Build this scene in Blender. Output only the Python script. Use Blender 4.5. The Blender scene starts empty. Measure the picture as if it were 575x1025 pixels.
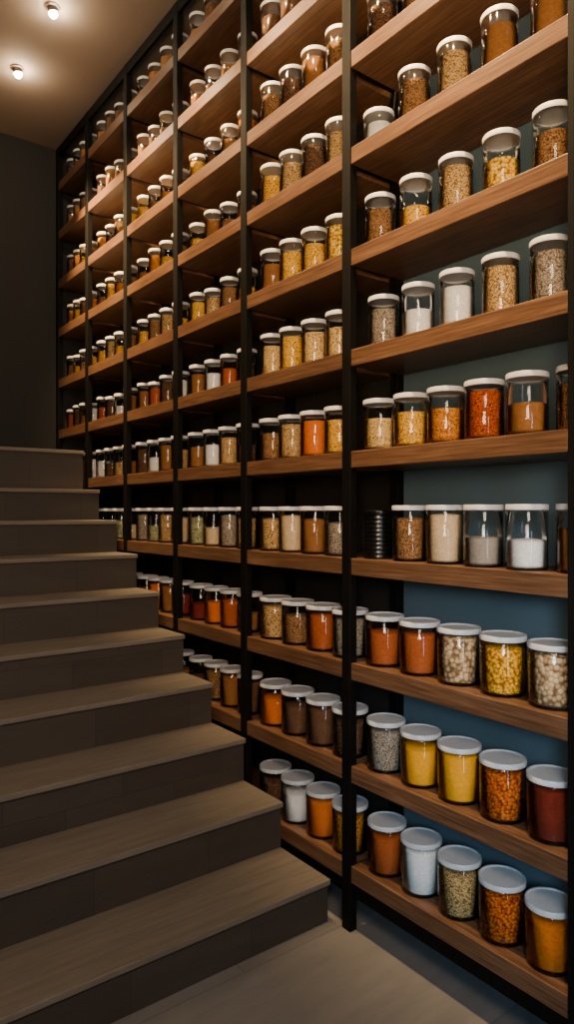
import bpy, bmesh, math, random
random.seed(7)
C = bpy.context.scene.collection
D = 1.6
EYE = 0.899*D
ANG = math.radians(37.2)
SN, CS = math.sin(ANG), math.cos(ANG)

# ---------------- materials ----------------
def newmat(name):
    m = bpy.data.materials.new(name); m.use_nodes = True
    nt = m.node_tree
    return m, nt, nt.nodes['Principled BSDF']

def ramp(nt, fac, stops):
    r = nt.nodes.new('ShaderNodeValToRGB')
    el = r.color_ramp.elements
    while len(el) < len(stops): el.new(0.5)
    for e, (p, c) in zip(el, stops):
        e.position = p; e.color = (*c, 1)
    nt.links.new(fac, r.inputs[0])
    return r.outputs[0]

def coords(nt, scale=(1,1,1)):
    tc = nt.nodes.new('ShaderNodeTexCoord'); mp = nt.nodes.new('ShaderNodeMapping')
    mp.inputs['Scale'].default_value = scale
    nt.links.new(tc.outputs['Object'], mp.inputs[0])
    return mp.outputs[0]

def noise(nt, vec, scale, detail=4, rough=.6):
    n = nt.nodes.new('ShaderNodeTexNoise')
    n.inputs['Scale'].default_value = scale; n.inputs['Detail'].default_value = detail
    n.inputs['Roughness'].default_value = rough
    nt.links.new(vec, n.inputs['Vector'])
    return n.outputs['Fac']

def bump(nt, h, b, strength, dist=.002):
    n = nt.nodes.new('ShaderNodeBump'); n.inputs['Strength'].default_value = strength
    n.inputs['Distance'].default_value = dist
    nt.links.new(h, n.inputs['Height']); nt.links.new(n.outputs[0], b.inputs['Normal'])

def mat_noise(name, c1, c2, scale=3, rough=.6, vs=(1,1,1), bs=.1, spec=.5, detail=5):
    m, nt, b = newmat(name)
    v = coords(nt, vs); f = noise(nt, v, scale, detail)
    nt.links.new(ramp(nt, f, [(.3, c1), (.7, c2)]), b.inputs['Base Color'])
    b.inputs['Roughness'].default_value = rough
    b.inputs['Specular IOR Level'].default_value = spec
    bump(nt, f, b, bs)
    return m

def mat_brick(name, c1, c2, mortar, scale_vec, bw, bh, msize, rough, rot=(0,0,0), offset=.5):
    m, nt, b = newmat(name)
    tc = nt.nodes.new('ShaderNodeTexCoord'); mp = nt.nodes.new('ShaderNodeMapping')
    mp.inputs['Rotation'].default_value = rot; mp.inputs['Scale'].default_value = scale_vec
    nt.links.new(tc.outputs['Object'], mp.inputs[0])
    br = nt.nodes.new('ShaderNodeTexBrick')
    br.offset = offset
    br.inputs['Scale'].default_value = 1
    br.inputs['Brick Width'].default_value = bw; br.inputs['Row Height'].default_value = bh
    br.inputs['Mortar Size'].default_value = msize
    br.inputs['Mortar Smooth'].default_value = .3
    br.inputs['Color1'].default_value = (*c1,1); br.inputs['Color2'].default_value = (*c2,1)
    br.inputs['Mortar'].default_value = (*mortar,1)
    nt.links.new(mp.outputs[0], br.inputs['Vector'])
    v = coords(nt, (.6,3,3)); f = noise(nt, v, 5, 8, .65)
    mx = nt.nodes.new('ShaderNodeMixRGB'); mx.blend_type = 'MULTIPLY'; mx.inputs[0].default_value = .6
    nt.links.new(br.outputs['Color'], mx.inputs[1])
    nt.links.new(ramp(nt, f, [(.25,(.6,.6,.6)),(.75,(1.15,1.12,1.1))]), mx.inputs[2])
    nt.links.new(mx.outputs[0], b.inputs['Base Color'])
    b.inputs['Roughness'].default_value = rough
    b.inputs['Specular IOR Level'].default_value = .3
    bump(nt, f, b, .08)
    return m

def mat_walnut():
    m, nt, b = newmat('walnut')
    v = coords(nt, (34, 1.8, 70))
    f = noise(nt, v, 3.0, 10, .65)
    v2 = coords(nt, (1.5, .8, 1)); g = noise(nt, v2, 3, 3)
    c = ramp(nt, f, [(.30,(.042,.019,.009)),(.5,(.105,.052,.026)),(.72,(.185,.102,.054))])
    mx = nt.nodes.new('ShaderNodeMixRGB'); mx.blend_type='MULTIPLY'; mx.inputs[0].default_value=.7
    nt.links.new(c, mx.inputs[1]); nt.links.new(ramp(nt, g, [(.3,(.65,.6,.58)),(.7,(1.1,1.05,1))]), mx.inputs[2])
    nt.links.new(mx.outputs[0], b.inputs['Base Color'])
    b.inputs['Roughness'].default_value = .38
    b.inputs['Specular IOR Level'].default_value = .5
    bump(nt, f, b, .12, .001)
    return m

def mat_flat(name, c, rough=.5, metal=0, em=0, emc=None):
    m, nt, b = newmat(name)
    v = coords(nt); f = noise(nt, v, 40, 2)
    nt.links.new(ramp(nt, f, [(.2, tuple(x*.9 for x in c)), (.8, tuple(min(1,x*1.08) for x in c))]), b.inputs['Base Color'])
    b.inputs['Roughness'].default_value = rough; b.inputs['Metallic'].default_value = metal
    if em:
        b.inputs['Emission Color'].default_value = (*(emc or c),1); b.inputs['Emission Strength'].default_value = em
    return m

def mat_glass():
    m = bpy.data.materials.new('clear_glass'); m.use_nodes = True
    nt = m.node_tree
    for n in list(nt.nodes): nt.nodes.remove(n)
    out = nt.nodes.new('ShaderNodeOutputMaterial'); mix = nt.nodes.new('ShaderNodeMixShader')
    tr = nt.nodes.new('ShaderNodeBsdfTransparent'); gl = nt.nodes.new('ShaderNodeBsdfGlossy')
    lw = nt.nodes.new('ShaderNodeFresnel'); lw.inputs['IOR'].default_value = 1.38
    tr.inputs[0].default_value = (.97,.975,.975,1)
    gl.inputs['Roughness'].default_value = .05; gl.inputs[0].default_value = (1,1,1,1)
    nt.links.new(lw.outputs[0], mix.inputs[0]); nt.links.new(tr.outputs[0], mix.inputs[1]); nt.links.new(gl.outputs[0], mix.inputs[2])
    nt.links.new(mix.outputs[0], out.inputs[0])
    return m

def mat_grain(name, cols, size):
    # size in metres of one grain; 0 = powder
    m, nt, b = newmat(name)
    def sat(c):
        k = max(c)
        return tuple(max(.004, k-(k-x)*1.1) for x in c)
    cols = [sat(c) for c in cols]
    if size > 0:
        v = coords(nt)
        vo = nt.nodes.new('ShaderNodeTexVoronoi'); vo.inputs['Scale'].default_value = 1/size
        nt.links.new(v, vo.inputs['Vector'])
        sep = nt.nodes.new('ShaderNodeSeparateColor'); nt.links.new(vo.outputs['Color'], sep.inputs[0])
        c = ramp(nt, sep.outputs[0], [(i/(len(cols)-1)*.9+.05, k) for i, k in enumerate(cols)])
        mx = nt.nodes.new('ShaderNodeMixRGB'); mx.blend_type='MULTIPLY'; mx.inputs[0].default_value=.95
        nt.links.new(c, mx.inputs[1])
        nt.links.new(ramp(nt, vo.outputs['Distance'], [(.38,(1.2,1.2,1.2)),(.74,(.30,.24,.19))]), mx.inputs[2])
        nt.links.new(mx.outputs[0], b.inputs['Base Color'])
        inv = nt.nodes.new('ShaderNodeMath'); inv.operation='SUBTRACT'; inv.inputs[0].default_value=1
        nt.links.new(vo.outputs['Distance'], inv.inputs[1])
        bump(nt, inv.outputs[0], b, .9, size*.5)
    else:
        v = coords(nt, (1,1,1.5)); f = noise(nt, v, 90, 8, .75)
        nt.links.new(ramp(nt, f, [(.32, tuple(x*.8 for x in cols[0])), (.68, tuple(min(.75,x*1.08) for x in cols[-1]))]), b.inputs['Base Color'])
        bump(nt, f, b, .3, .002)
    b.inputs['Roughness'].default_value = .85
    b.inputs['Specular IOR Level'].default_value = .2
    return m

M = {}
M['walnut'] = mat_walnut()
M['black'] = mat_noise('black_metal', (.002,.0018,.0017), (.004,.0036,.0033), 8, .6, spec=.12)
M['bay_shade'] = mat_noise('black_shade_panel', (.010,.0085,.0075), (.015,.013,.011), 3, .8, spec=.2)  # near-black tone standing for shade on the wall behind the farther bays
M['lid'] = mat_flat('lid_plastic', (.45,.455,.465), .42)
M['glass'] = mat_glass()
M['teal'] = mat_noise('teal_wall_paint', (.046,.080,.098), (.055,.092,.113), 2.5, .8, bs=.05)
M['dark'] = mat_noise('charcoal_wall_paint', (.009,.0088,.0086), (.011,.0107,.0105), 2.5, .85, bs=.05)
M['ceil'] = mat_noise('ceiling_paint', (.25,.195,.155), (.28,.22,.175), 1.5, .9, bs=.03)
M['floor'] = mat_brick('floor_tiles', (.155,.148,.142), (.160,.152,.146), (.125,.119,.114), (1,1,1), 1.2, .6, .004, .45)
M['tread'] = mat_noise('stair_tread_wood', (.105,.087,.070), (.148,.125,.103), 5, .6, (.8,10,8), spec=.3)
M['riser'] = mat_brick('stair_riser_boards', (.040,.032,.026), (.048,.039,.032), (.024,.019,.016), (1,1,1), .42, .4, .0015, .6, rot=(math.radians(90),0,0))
M['blackplastic'] = mat_flat('black_plastic', (.003,.003,.003), .25)
M['bulb'] = mat_flat('warm_lamp_glow', (1,.85,.65), .4, em=600, emc=(1,.80,.52))
M['steel'] = mat_flat('brushed_lamp_metal', (.16,.12,.10), .5, .3)

KIND = {
 'white powder': ([(.64,.61,.56),(.69,.67,.63)], 0),
 'beige powder': ([(.50,.37,.22),(.58,.44,.28)], 0),
 'grey powder': ([(.25,.205,.165),(.30,.25,.205)], 0),
 'yellow powder': ([(.74,.33,.02),(.78,.38,.03)], 0),
 'orange powder': ([(.50,.145,.022),(.56,.18,.035)], 0),
 'rust powder': ([(.28,.075,.03),(.35,.105,.045)], 0),
 'maroon powder': ([(.12,.020,.014),(.17,.032,.020)], 0),
 'brown powder': ([(.20,.09,.035),(.26,.125,.05)], 0),
 'dark powder': ([(.085,.04,.022),(.13,.065,.035)], 0),
 'yellow grains': ([(.64,.36,.06),(.72,.46,.12),(.68,.40,.08)], .0045),
 'pale grains': ([(.60,.41,.16),(.67,.49,.23),(.62,.43,.18)], .0045),
 'orange grains': ([(.48,.20,.045),(.58,.28,.08),(.40,.14,.03)], .0045),
 'red grains': ([(.30,.07,.028),(.38,.11,.04),(.23,.05,.018)], .0045),
 'brown seeds': ([(.17,.09,.04),(.31,.175,.08),(.22,.12,.055)], .0045),
 'tan seeds': ([(.43,.28,.12),(.55,.39,.19),(.35,.21,.09)], .005),
 'grey seeds': ([(.20,.16,.12),(.34,.29,.22),(.27,.22,.17)], .0045),
 'dark seeds': ([(.06,.033,.02),(.16,.085,.045),(.09,.05,.028)], .005),
 'beige nuts': ([(.46,.31,.17),(.58,.42,.25),(.35,.21,.11)], .013),
 'yellow chickpeas': ([(.66,.33,.05),(.72,.40,.08),(.58,.26,.035)], .009),
 'orange beans': ([(.46,.12,.022),(.56,.18,.035),(.33,.07,.015)], .0085),
 'yellow pasta': ([(.68,.42,.07),(.72,.50,.13),(.56,.3,.05)], .010),
 'pale green seeds': ([(.30,.31,.16),(.40,.40,.23),(.25,.24,.12)], .005),
}
for k, (c, s) in KIND.items(): M[k] = mat_grain(k.replace(' ','_'), c, s)

# ---------------- mesh helpers ----------------
def add_box(bm, x0,x1,y0,y1,z0,z1, bevel=0):
    vs = [bm.verts.new((x,y,z)) for x in (x0,x1) for y in (y0,y1) for z in (z0,z1)]
    fs = [(0,1,3,2),(4,6,7,5),(0,4,5,1),(2,3,7,6),(0,2,6,4),(1,5,7,3)]
    faces = [bm.faces.new([vs[i] for i in f]) for f in fs]
    if bevel:
        es = set(e for f in faces for e in f.edges)
        bmesh.ops.bevel(bm, geom=list(es), offset=bevel, segments=2, affect='EDGES', profile=.5)

def add_lathe(bm, prof, seg=32):
    rings = []
    for r, z in prof:
        if r < 1e-6: rings.append([bm.verts.new((0,0,z))])
        else: rings.append([bm.verts.new((r*math.cos(2*math.pi*i/seg), r*math.sin(2*math.pi*i/seg), z)) for i in range(seg)])
    for a, b in zip(rings, rings[1:]):
        for i in range(seg):
            j = (i+1) % seg
            if len(a) == 1 and len(b) == 1: continue
            if len(a) == 1: bm.faces.new([a[0], b[i], b[j]])
            elif len(b) == 1: bm.faces.new([a[i], a[j], b[0]])
            else: bm.faces.new([a[i], a[j], b[j], b[i]])

def finish(bm, name, mat, smooth=False):
    bmesh.ops.recalc_face_normals(bm, faces=bm.faces)
    me = bpy.data.meshes.new(name); bm.to_mesh(me); bm.free()
    me.materials.append(mat)
    if smooth:
        for p in me.polygons: p.use_smooth = True
        me.set_sharp_from_angle(angle=math.radians(40))
    return me

def link(name, me, parent=None, loc=(0,0,0)):
    o = bpy.data.objects.new(name, me); C.objects.link(o); o.location = loc
    if parent: o.parent = parent
    return o

def box_obj(name, dims, mat, parent=None, bevel=0, loc=(0,0,0)):
    bm = bmesh.new(); add_box(bm, *dims, bevel)
    return link(name, finish(bm, name, mat), parent, loc)

def struct(name, dims, mat):
    o = box_obj(name, dims, mat); o['kind'] = 'structure'; o['label'] = name.replace('_',' '); return o

def thing(name, label, cat, loc=(0,0,0), group=None):
    o = bpy.data.objects.new(name, None); C.objects.link(o); o.location = loc
    o.empty_display_size = .05
    o['label'] = label; o['category'] = cat
    if group: o['group'] = group
    return o

# ---------------- geometry constants ----------------
POSTS = [.581, 1.108, 1.507, 1.882, 2.248, 2.606, 2.935]
SHELF = [.106,.32,.54,.764,.993,1.210,1.425,1.642,1.849,2.058,2.264]
TH = .036
CEIL = 2.449*D
XF, XB = D, 1.153*D
XW = 1.166*D
YFAR = 2.955*D
YBACK = -1.3
XLEFT = -1.0

# ---------------- room ----------------
struct('floor', (XLEFT-.1, XW+.1, YBACK-.1, YFAR+.1, -.1, 0), M['floor'])
struct('ceiling', (XLEFT-.1, XW+.1, YBACK-.1, YFAR+.1, CEIL, CEIL+.1), M['ceil'])
struct('wall_right', (XW, XW+.1, YBACK-.1, YFAR+.1, 0, CEIL), M['teal'])
struct('wall_far', (XLEFT-.1, XW, YFAR, YFAR+.1, 0, CEIL), M['dark'])
struct('wall_left', (XLEFT-.1, XLEFT, YBACK, YFAR, 0, CEIL), M['dark'])
struct('wall_back', (XLEFT-.1, XW, YBACK-.1, YBACK, 0, CEIL), M['dark'])

# ---------------- staircase ----------------
NOSE = [1.146] + [1.158 + .1605*i for i in range(1, 10)]
LEV = [.1105*(i+1)-.014 for i in range(9)] + [1.135]
XS = .99*D
def stair_h(y):
    t = y/D; h = 0
    for n, l in zip(NOSE, LEV):
        if t >= n: h = l
    return h*D
st = thing('staircase', 'brown wooden staircase with dark risers climbing beside the jar shelves', 'staircase', (0,0,0))
tt = .013*D
for i, (n, l) in enumerate(zip(NOSE, LEV)):
    y0 = n*D
    y1 = (NOSE[i+1]*D+.018) if i < 9 else YFAR-.001
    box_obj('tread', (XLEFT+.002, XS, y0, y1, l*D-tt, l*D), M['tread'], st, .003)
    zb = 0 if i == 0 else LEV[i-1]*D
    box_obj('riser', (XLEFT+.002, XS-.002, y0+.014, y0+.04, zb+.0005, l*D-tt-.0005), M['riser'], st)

# ---------------- shelving ----------------
su = thing('shelving_unit', 'tall walnut and black metal shelving covering the wall beside the stairs', 'shelving')
PW = .026*D
PD = .020*D
for t in POSTS:
    y = t*D
    if t == POSTS[-1]: y = YFAR - PW/2 - .001
    box_obj('front_post', (XF, XF+PD, y-PW/2, y+PW/2, 0, CEIL-.001), M['black'], su, .002)
    box_obj('rear_post', (XW-PD-.001, XW-.001, y-PW/2, y+PW/2, 0, CEIL-.001), M['black'], su, .002)
    for z in SHELF:
        box_obj('cross_bar', (XF+PD, XW-PD-.001, y-.008, y+.008, z*D+.01, z*D+.04), M['black'], su)
for b in range(6):
    ya = POSTS[b]*D+PW/2+.0005; yb = POSTS[b+1]*D-PW/2-.0005
    if b == 5: yb = YFAR-PW-.002
    for z in SHELF:
        box_obj('shelf', (XF+.004, XW-.004, ya, yb, z*D, (z+TH)*D), M['walnut'], su, .0025)
    box_obj('bottom_rail', (XF+.012, XF+.035, ya, yb, SHELF[0]*D-.05, SHELF[0]*D), M['black'], su, .001)
    box_obj('top_rail', (XF+.002, XF+.018, ya, yb, CEIL-.06, CEIL-.001), M['black'], su, .001)
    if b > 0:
        box_obj('shade_panel', (XW-.0035, XW-.0005, ya-PW-.001, yb, 0.001, CEIL-.001), M['bay_shade'], su)  # added dark sheet over the teal wall, paints in the bay's shade

# ---------------- jars ----------------
def project(x, y, z):
    dep = x*SN + y*CS; lat = x*CS - y*SN
    return 287.5 + 692*lat/dep, 512.5 - 692*(z-EYE)/dep
def visible(x, y, z, r, h):
    us, vs = [], []
    for dx in (-r, r):
        for dy in (-r, r):
            for dz in (0, h):
                u, v = project(x+dx, y+dy, z+dz); us.append(u); vs.append(v)
    if max(us) < 2 or min(us) > 573 or max(vs) < 2 or min(vs) > 1023: return False
    for ox, oy in ((0,0),(-r,0),(r,0),(0,-r),(0,r)):
        clear = True
        for i in range(1, 200):
            s = i/200
            px, py, pz = (x+ox)*s, (y+oy)*s, EYE + (z+h-EYE)*s
            if px < XS and pz < stair_h(py): clear = False; break
        if clear: return True
    return False

cache = {}
def jar_meshes(rad, h, fill, kind, seg):
    kg = ('g', rad, h, seg)
    lidh = .0155
    if kg not in cache:
        bm = bmesh.new()
        add_lathe(bm, [(0,0),(rad-.006,0),(rad-.002,.0015),(rad,.006),(rad,h-lidh-.005),(rad-.0012,h-lidh-.003),(rad-.0005,h-lidh-.002),(rad-.001,h-lidh-.0005),(rad-.003,h-lidh+.001),(rad-.003,h-.006)], seg)
        cache[kg] = finish(bm, 'jar_glass', M['glass'], True)
        bm = bmesh.new()
        z0 = h-lidh
        R = rad+.0012
        add_lathe(bm, [(0,z0+.003),(rad-.0045,z0+.003),(rad-.0045,z0),(R-.001,z0),(R,z0+.001),(R,h-.002),(R-.0015,h),(R-.006,h),(R-.0078,h-.003),(0,h-.003)], seg)
        cache[('l', rad, h, seg)] = finish(bm, 'jar_lid', M['lid'], True)
    kc = ('c', rad, h, fill, kind, seg)
    if kc not in cache:
        bm = bmesh.new()
        rc = rad-.0042
        zt = .008 + (h-lidh-.012)*fill
        add_lathe(bm, [(0,.008),(rc-.005,.008),(rc,.013),(rc,zt-.003),(rc-.003,zt),(rc*.6,zt+.003),(rc*.3,zt+.0045),(0,zt+.005)], seg)
        cache[kc] = finish(bm, 'jar_content', M[kind], True)
    return cache[kg], cache[('l', rad, h, seg)], cache[kc]

def black_canister(loc, label, group):
    t = thing('canister', label, 'canister', loc, group)
    rad = .052; prof = [(0,0),(rad-.003,0)]
    z = .003
    while z < .148:
        prof += [(rad-.0005,z),(rad,z+.002),(rad,z+.007),(rad-.0005,z+.009),(rad-.003,z+.0105),(rad-.003,z+.0125)]; z += .0145
    prof += [(rad-.004,z),(0,z)]
    bm = bmesh.new(); add_lathe(bm, prof, 40)
    link('body', finish(bm, 'body', M['blackplastic'], True), t)
    bm = bmesh.new(); add_lathe(bm, [(0,z),(rad+.001,z),(rad+.002,z+.002),(rad+.002,z+.014),(rad-.002,z+.017),(0,z+.017)], 40)
    link('lid', finish(bm, 'lid', M['blackplastic'], True), t)

ORD = ['topmost','second','third','fourth','fifth','sixth','seventh','eighth','ninth','tenth','eleventh']
ORU = ['lowest'] + ORD[1:]
POS = ['first','second','third','fourth','fifth','sixth']
BAY = ['nearest bay','second bay from right','third bay from right','fourth bay from right','fifth bay from right','farthest bay']

NB = {
 0: (1.040,.0955,[('rust powder',.82),('white powder',.92),('tan seeds',.82),('orange beans',.86),('orange powder',.82)]),
 1: (1.043,.0970,[('grey seeds',.88),('yellow powder',.78),('yellow powder',.92),('orange beans',.88),('maroon powder',.9)]),
 2: (1.047,.0985,[('rust powder',.74),('rust powder',.84),('beige nuts',.93),('yellow chickpeas',.88),('beige nuts',.93)]),
 3: (1.058,.0900,[('black',1),('brown seeds',.85),('beige powder',.93),('grey powder',.5),('white powder',.48),('brown powder',.7)]),
 4: (1.053,.0890,[('pale grains',.68),('yellow grains',.72),('orange grains',.68),('red grains',.92),('brown powder',.55),('brown seeds',.8)]),
 5: (1.042,.0970,[('grey seeds',.82),('white powder',.55),('white powder',.78),('tan seeds',.9),('grey seeds',.88)]),
 6: (1.052,.1010,[('brown seeds',.78),('yellow grains',.45),('tan seeds',.9),('yellow pasta',.6),('brown seeds',.65)]),
 7: (1.056,.1010,[('white powder',.7),('brown seeds',.85),('tan seeds',.88),('brown powder',.83),('brown powder',.8)]),
 8: (1.045,.1000,[('dark seeds',.8),('brown seeds',.8),('dark seeds',.9),('brown powder',.8),('tan seeds',.8)]),
}
SB = {
 0: ['dark seeds','white powder','orange powder','orange grains'],
 1: ['orange powder','dark powder','dark powder','dark seeds'],
 2: ['tan seeds','brown seeds','rust powder','grey seeds'],
 3: ['tan seeds','beige powder','brown powder','grey seeds'],
 4: ['brown seeds','tan seeds','orange powder','yellow grains'],
 5: ['pale grains','yellow grains','pale grains','pale grains'],
 6: ['brown powder','yellow grains','yellow grains','yellow pasta'],
 7: ['yellow grains','tan seeds','dark seeds','tan seeds'],
 8: ['brown seeds','dark seeds','brown powder','brown seeds'],
 9: ['dark seeds','dark powder','brown seeds','brown powder'],
 10:['dark seeds','brown seeds','brown powder','dark powder'],
}
FB = {
 1: ['dark seeds','brown seeds','brown powder','dark powder'],
 2: ['maroon powder','orange powder','rust powder','brown powder'],
 3: ['pale green seeds','beige powder','grey seeds','tan seeds'],
 4: ['brown powder','white powder','tan seeds','dark seeds'],
 5: ['brown powder','white powder','rust powder','dark seeds'],
 6: ['yellow grains','tan seeds','brown seeds','yellow grains'],
 7: ['yellow grains','brown powder','brown seeds','orange grains'],
 8: ['yellow grains','dark powder','brown seeds','orange grains'],
 9: ['brown powder','dark seeds','brown seeds','dark powder'],
 10:['brown powder','dark seeds','dark powder','brown seeds'],
}
count = 0
for b in range(6):
    for r in range(11):
        zt = (SHELF[r]+TH)*D
        lo = r <= 2
        rad = round((.0405 if lo else .0352 if r <= 4 else .0322)*D, 4)
        h0 = round((.105 if lo else .112 if r == 3 else .107 if r == 4 else .105)*D, 4)
        if b > 1:
            rad = round((.0345 if lo else .031 if r <= 4 else .0268)*D, 4)
            if r > 4: h0 = round(.092*D, 4)
        q = 1.056 if lo else 1.048
        items = []
        if b == 0:
            if r not in NB: continue
            t0, p, lst = NB[r]
            for k, (kd, f) in enumerate(lst):
                h = h0
                if r == 7 and k == 0: h = round(.068*D,4)
                t = t0-p*k
                if k == 5: t = .609
                items.append((t, kd, f, h))
        elif b == 1:
            ts = [1.440,1.347,1.250,1.156] if lo else [1.440,1.358,1.271,1.182]
            for t, kd in zip(ts, SB[r]):
                items.append((t, kd, random.choice([.72,.8,.88]), h0))
        else:
            if r not in FB: continue
            base = POSTS[b]; w = POSTS[b+1]-POSTS[b]
            lst = list(FB[r])
            if b > 2: random.shuffle(lst)
            e = .06
            for k in range(4):
                t = POSTS[b+1] - e - k*(w-e-.052)/3 + random.uniform(-.002,.002)
                items.append((t, lst[k], random.choice([.5,.65,.8,.88]), random.choice([h0,h0,h0,round(h0*.9,4)]) if r>4 else h0))
        vis = [it for it in items if visible(q*D, it[0]*D, zt, rad, it[3])]
        seg = 40 if b < 2 else 24 if b < 4 else 16
        for k, (t, kd, f, h) in enumerate(vis):
            sh = (ORU[r]+' shelf up' if r else 'lowest shelf') if b < 2 else (ORD[10-r]+' shelf down' if r < 10 else 'topmost shelf')
            pos = POS[k]+' from left'
            grp = 'jars in the '+BAY[b]
            loc = ((1.060 if t == .609 else q)*D, t*D, zt+.0003)
            if kd == 'black':
                black_canister(loc, 'black ribbed canister beside the post, '+sh+', '+BAY[b], None); continue
            lb = 'glass jar of %s, %s, %s, %s' % (kd, pos, sh, BAY[b])
            j = thing('jar', lb, 'jar', loc, grp)
            j.rotation_euler.z = random.uniform(0, 6.28)
            g, l, c = jar_meshes(rad, h, f, kd, seg)
            link('glass_body', g, j); link('lid', l, j); link('content', c, j)
            count += 1
print('JARS', count)

# ---------------- ceiling spotlights ----------------
LX = .708*D
ly = [2.493, 2.125, 1.757, 1.389, 1.02, .652]
EN = [820, 600, 380, 340, 560, 640]
lab = ['small glowing ceiling spotlight nearer the dark far wall','small glowing ceiling spotlight farther from the dark far wall',
       'ceiling spotlight in front of the third bay','ceiling spotlight in front of the second bay','ceiling spotlight in front of the nearest bay','ceiling spotlight beyond the end post']
def mk(prof, name, mat, parent, seg=24, loc=(0,0,0), rot=0):
    bm = bmesh.new(); add_lathe(bm, prof, seg); o = link(name, finish(bm, name, mat, True), parent, loc)
    o.rotation_euler = (0, rot, 0); return o
for i, (t, lb) in enumerate(zip(ly, lab)):
    f = thing('ceiling_spotlight', lb, 'spotlight', (LX, t*D, CEIL), 'spotlights along the ceiling')
    tilt = math.radians(-12)
    mk([(.022,-.004),(.024,-.008),(.036,-.006),(.037,-.0005),(.022,-.0005)], 'rim', M['steel'], f)
    mk([(0,0),(.020,0),(.022,-.004),(.022,-.020),(.020,-.022),(.018,-.018)], 'lamp_head', M['steel'], f, 24, (0,0,-.006), tilt)
    mk([(0,-.044),(.012,-.042),(.020,-.032),(.019,-.020),(0,-.020)], 'bulb', M['bulb'], f, 24, (0,0,-.006), tilt)
    L = bpy.data.lights.new('spot', 'SPOT'); L.energy = EN[i]; L.color = (1,.66,.31)
    L.spot_size = math.radians(62); L.spot_blend = 1.0; L.shadow_soft_size = .03
    lo = bpy.data.objects.new('spot_lamp', L); C.objects.link(lo)
    lo.location = (LX-.02, t*D, CEIL-.09)
    lo.rotation_euler = (0, -math.atan2(XF+.15-LX, 1.05), 0)
    P = bpy.data.lights.new('glow', 'POINT'); P.energy = .8; P.color = (1,.64,.34); P.shadow_soft_size = .02
    po = bpy.data.objects.new('halo_fill', P); C.objects.link(po); po.location = (LX-.01, t*D, CEIL-.11)  # extra point light added below each spotlight for a halo on the ceiling

from mathutils import Vector
def aim(o, loc, target):
    o.location = loc
    v = Vector(target)-Vector(loc); o.rotation_euler = v.to_track_quat('-Z','Y').to_euler()
def area(name, loc, target, size, energy, color, sy=None, spread=180):
    L = bpy.data.lights.new(name, 'AREA'); L.energy = energy; L.color = color; L.size = size
    if sy: L.shape = 'RECTANGLE'; L.size_y = sy
    L.spread = math.radians(spread)
    o = bpy.data.objects.new(name, L); C.objects.link(o); aim(o, loc, target)
area('warm_fill_light', (-.6,-.5,1.9), (D,.95*D,2.5), .8, 24, (1,.70,.42), spread=85)  # fill added behind the camera to lift the upper shelf undersides
area('soft_stair_fill', (-.5,-.9,3.0), (.8,2.8,.4), .9, 30, (1,.79,.61), spread=100)  # added fill to brighten the treads, no fixture there
area('highlight_strip_light', (.35,-1.1,1.1), (1.7,1.5,.8), .22, 7, (.75,.88,1), 1.6, 130)  # unseen strip light added for vertical highlights on the jars
L = bpy.data.lights.new('cool_window_light', 'SPOT'); L.energy = 250; L.color = (.38,.70,1)
L.spot_size = math.radians(34); L.spot_blend = .8; L.shadow_soft_size = .25
o = bpy.data.objects.new('cool_window_light', L); C.objects.link(o); aim(o, (-.6,-.7,1.7), (1.85,1.10,.72))

w = bpy.data.worlds.new('world'); bpy.context.scene.world = w; w.use_nodes = True
w.node_tree.nodes['Background'].inputs[0].default_value = (.02,.02,.025,1)
w.node_tree.nodes['Background'].inputs[1].default_value = .3

cam = bpy.data.cameras.new('camera'); co = bpy.data.objects.new('camera', cam); C.objects.link(co)
co.location = (0,0,EYE); co.rotation_euler = (math.radians(90),0,-ANG)
cam.sensor_fit = 'VERTICAL'; cam.sensor_height = 36; cam.lens = 692/1025*36
cam.clip_start = .02
bpy.context.scene.camera = co
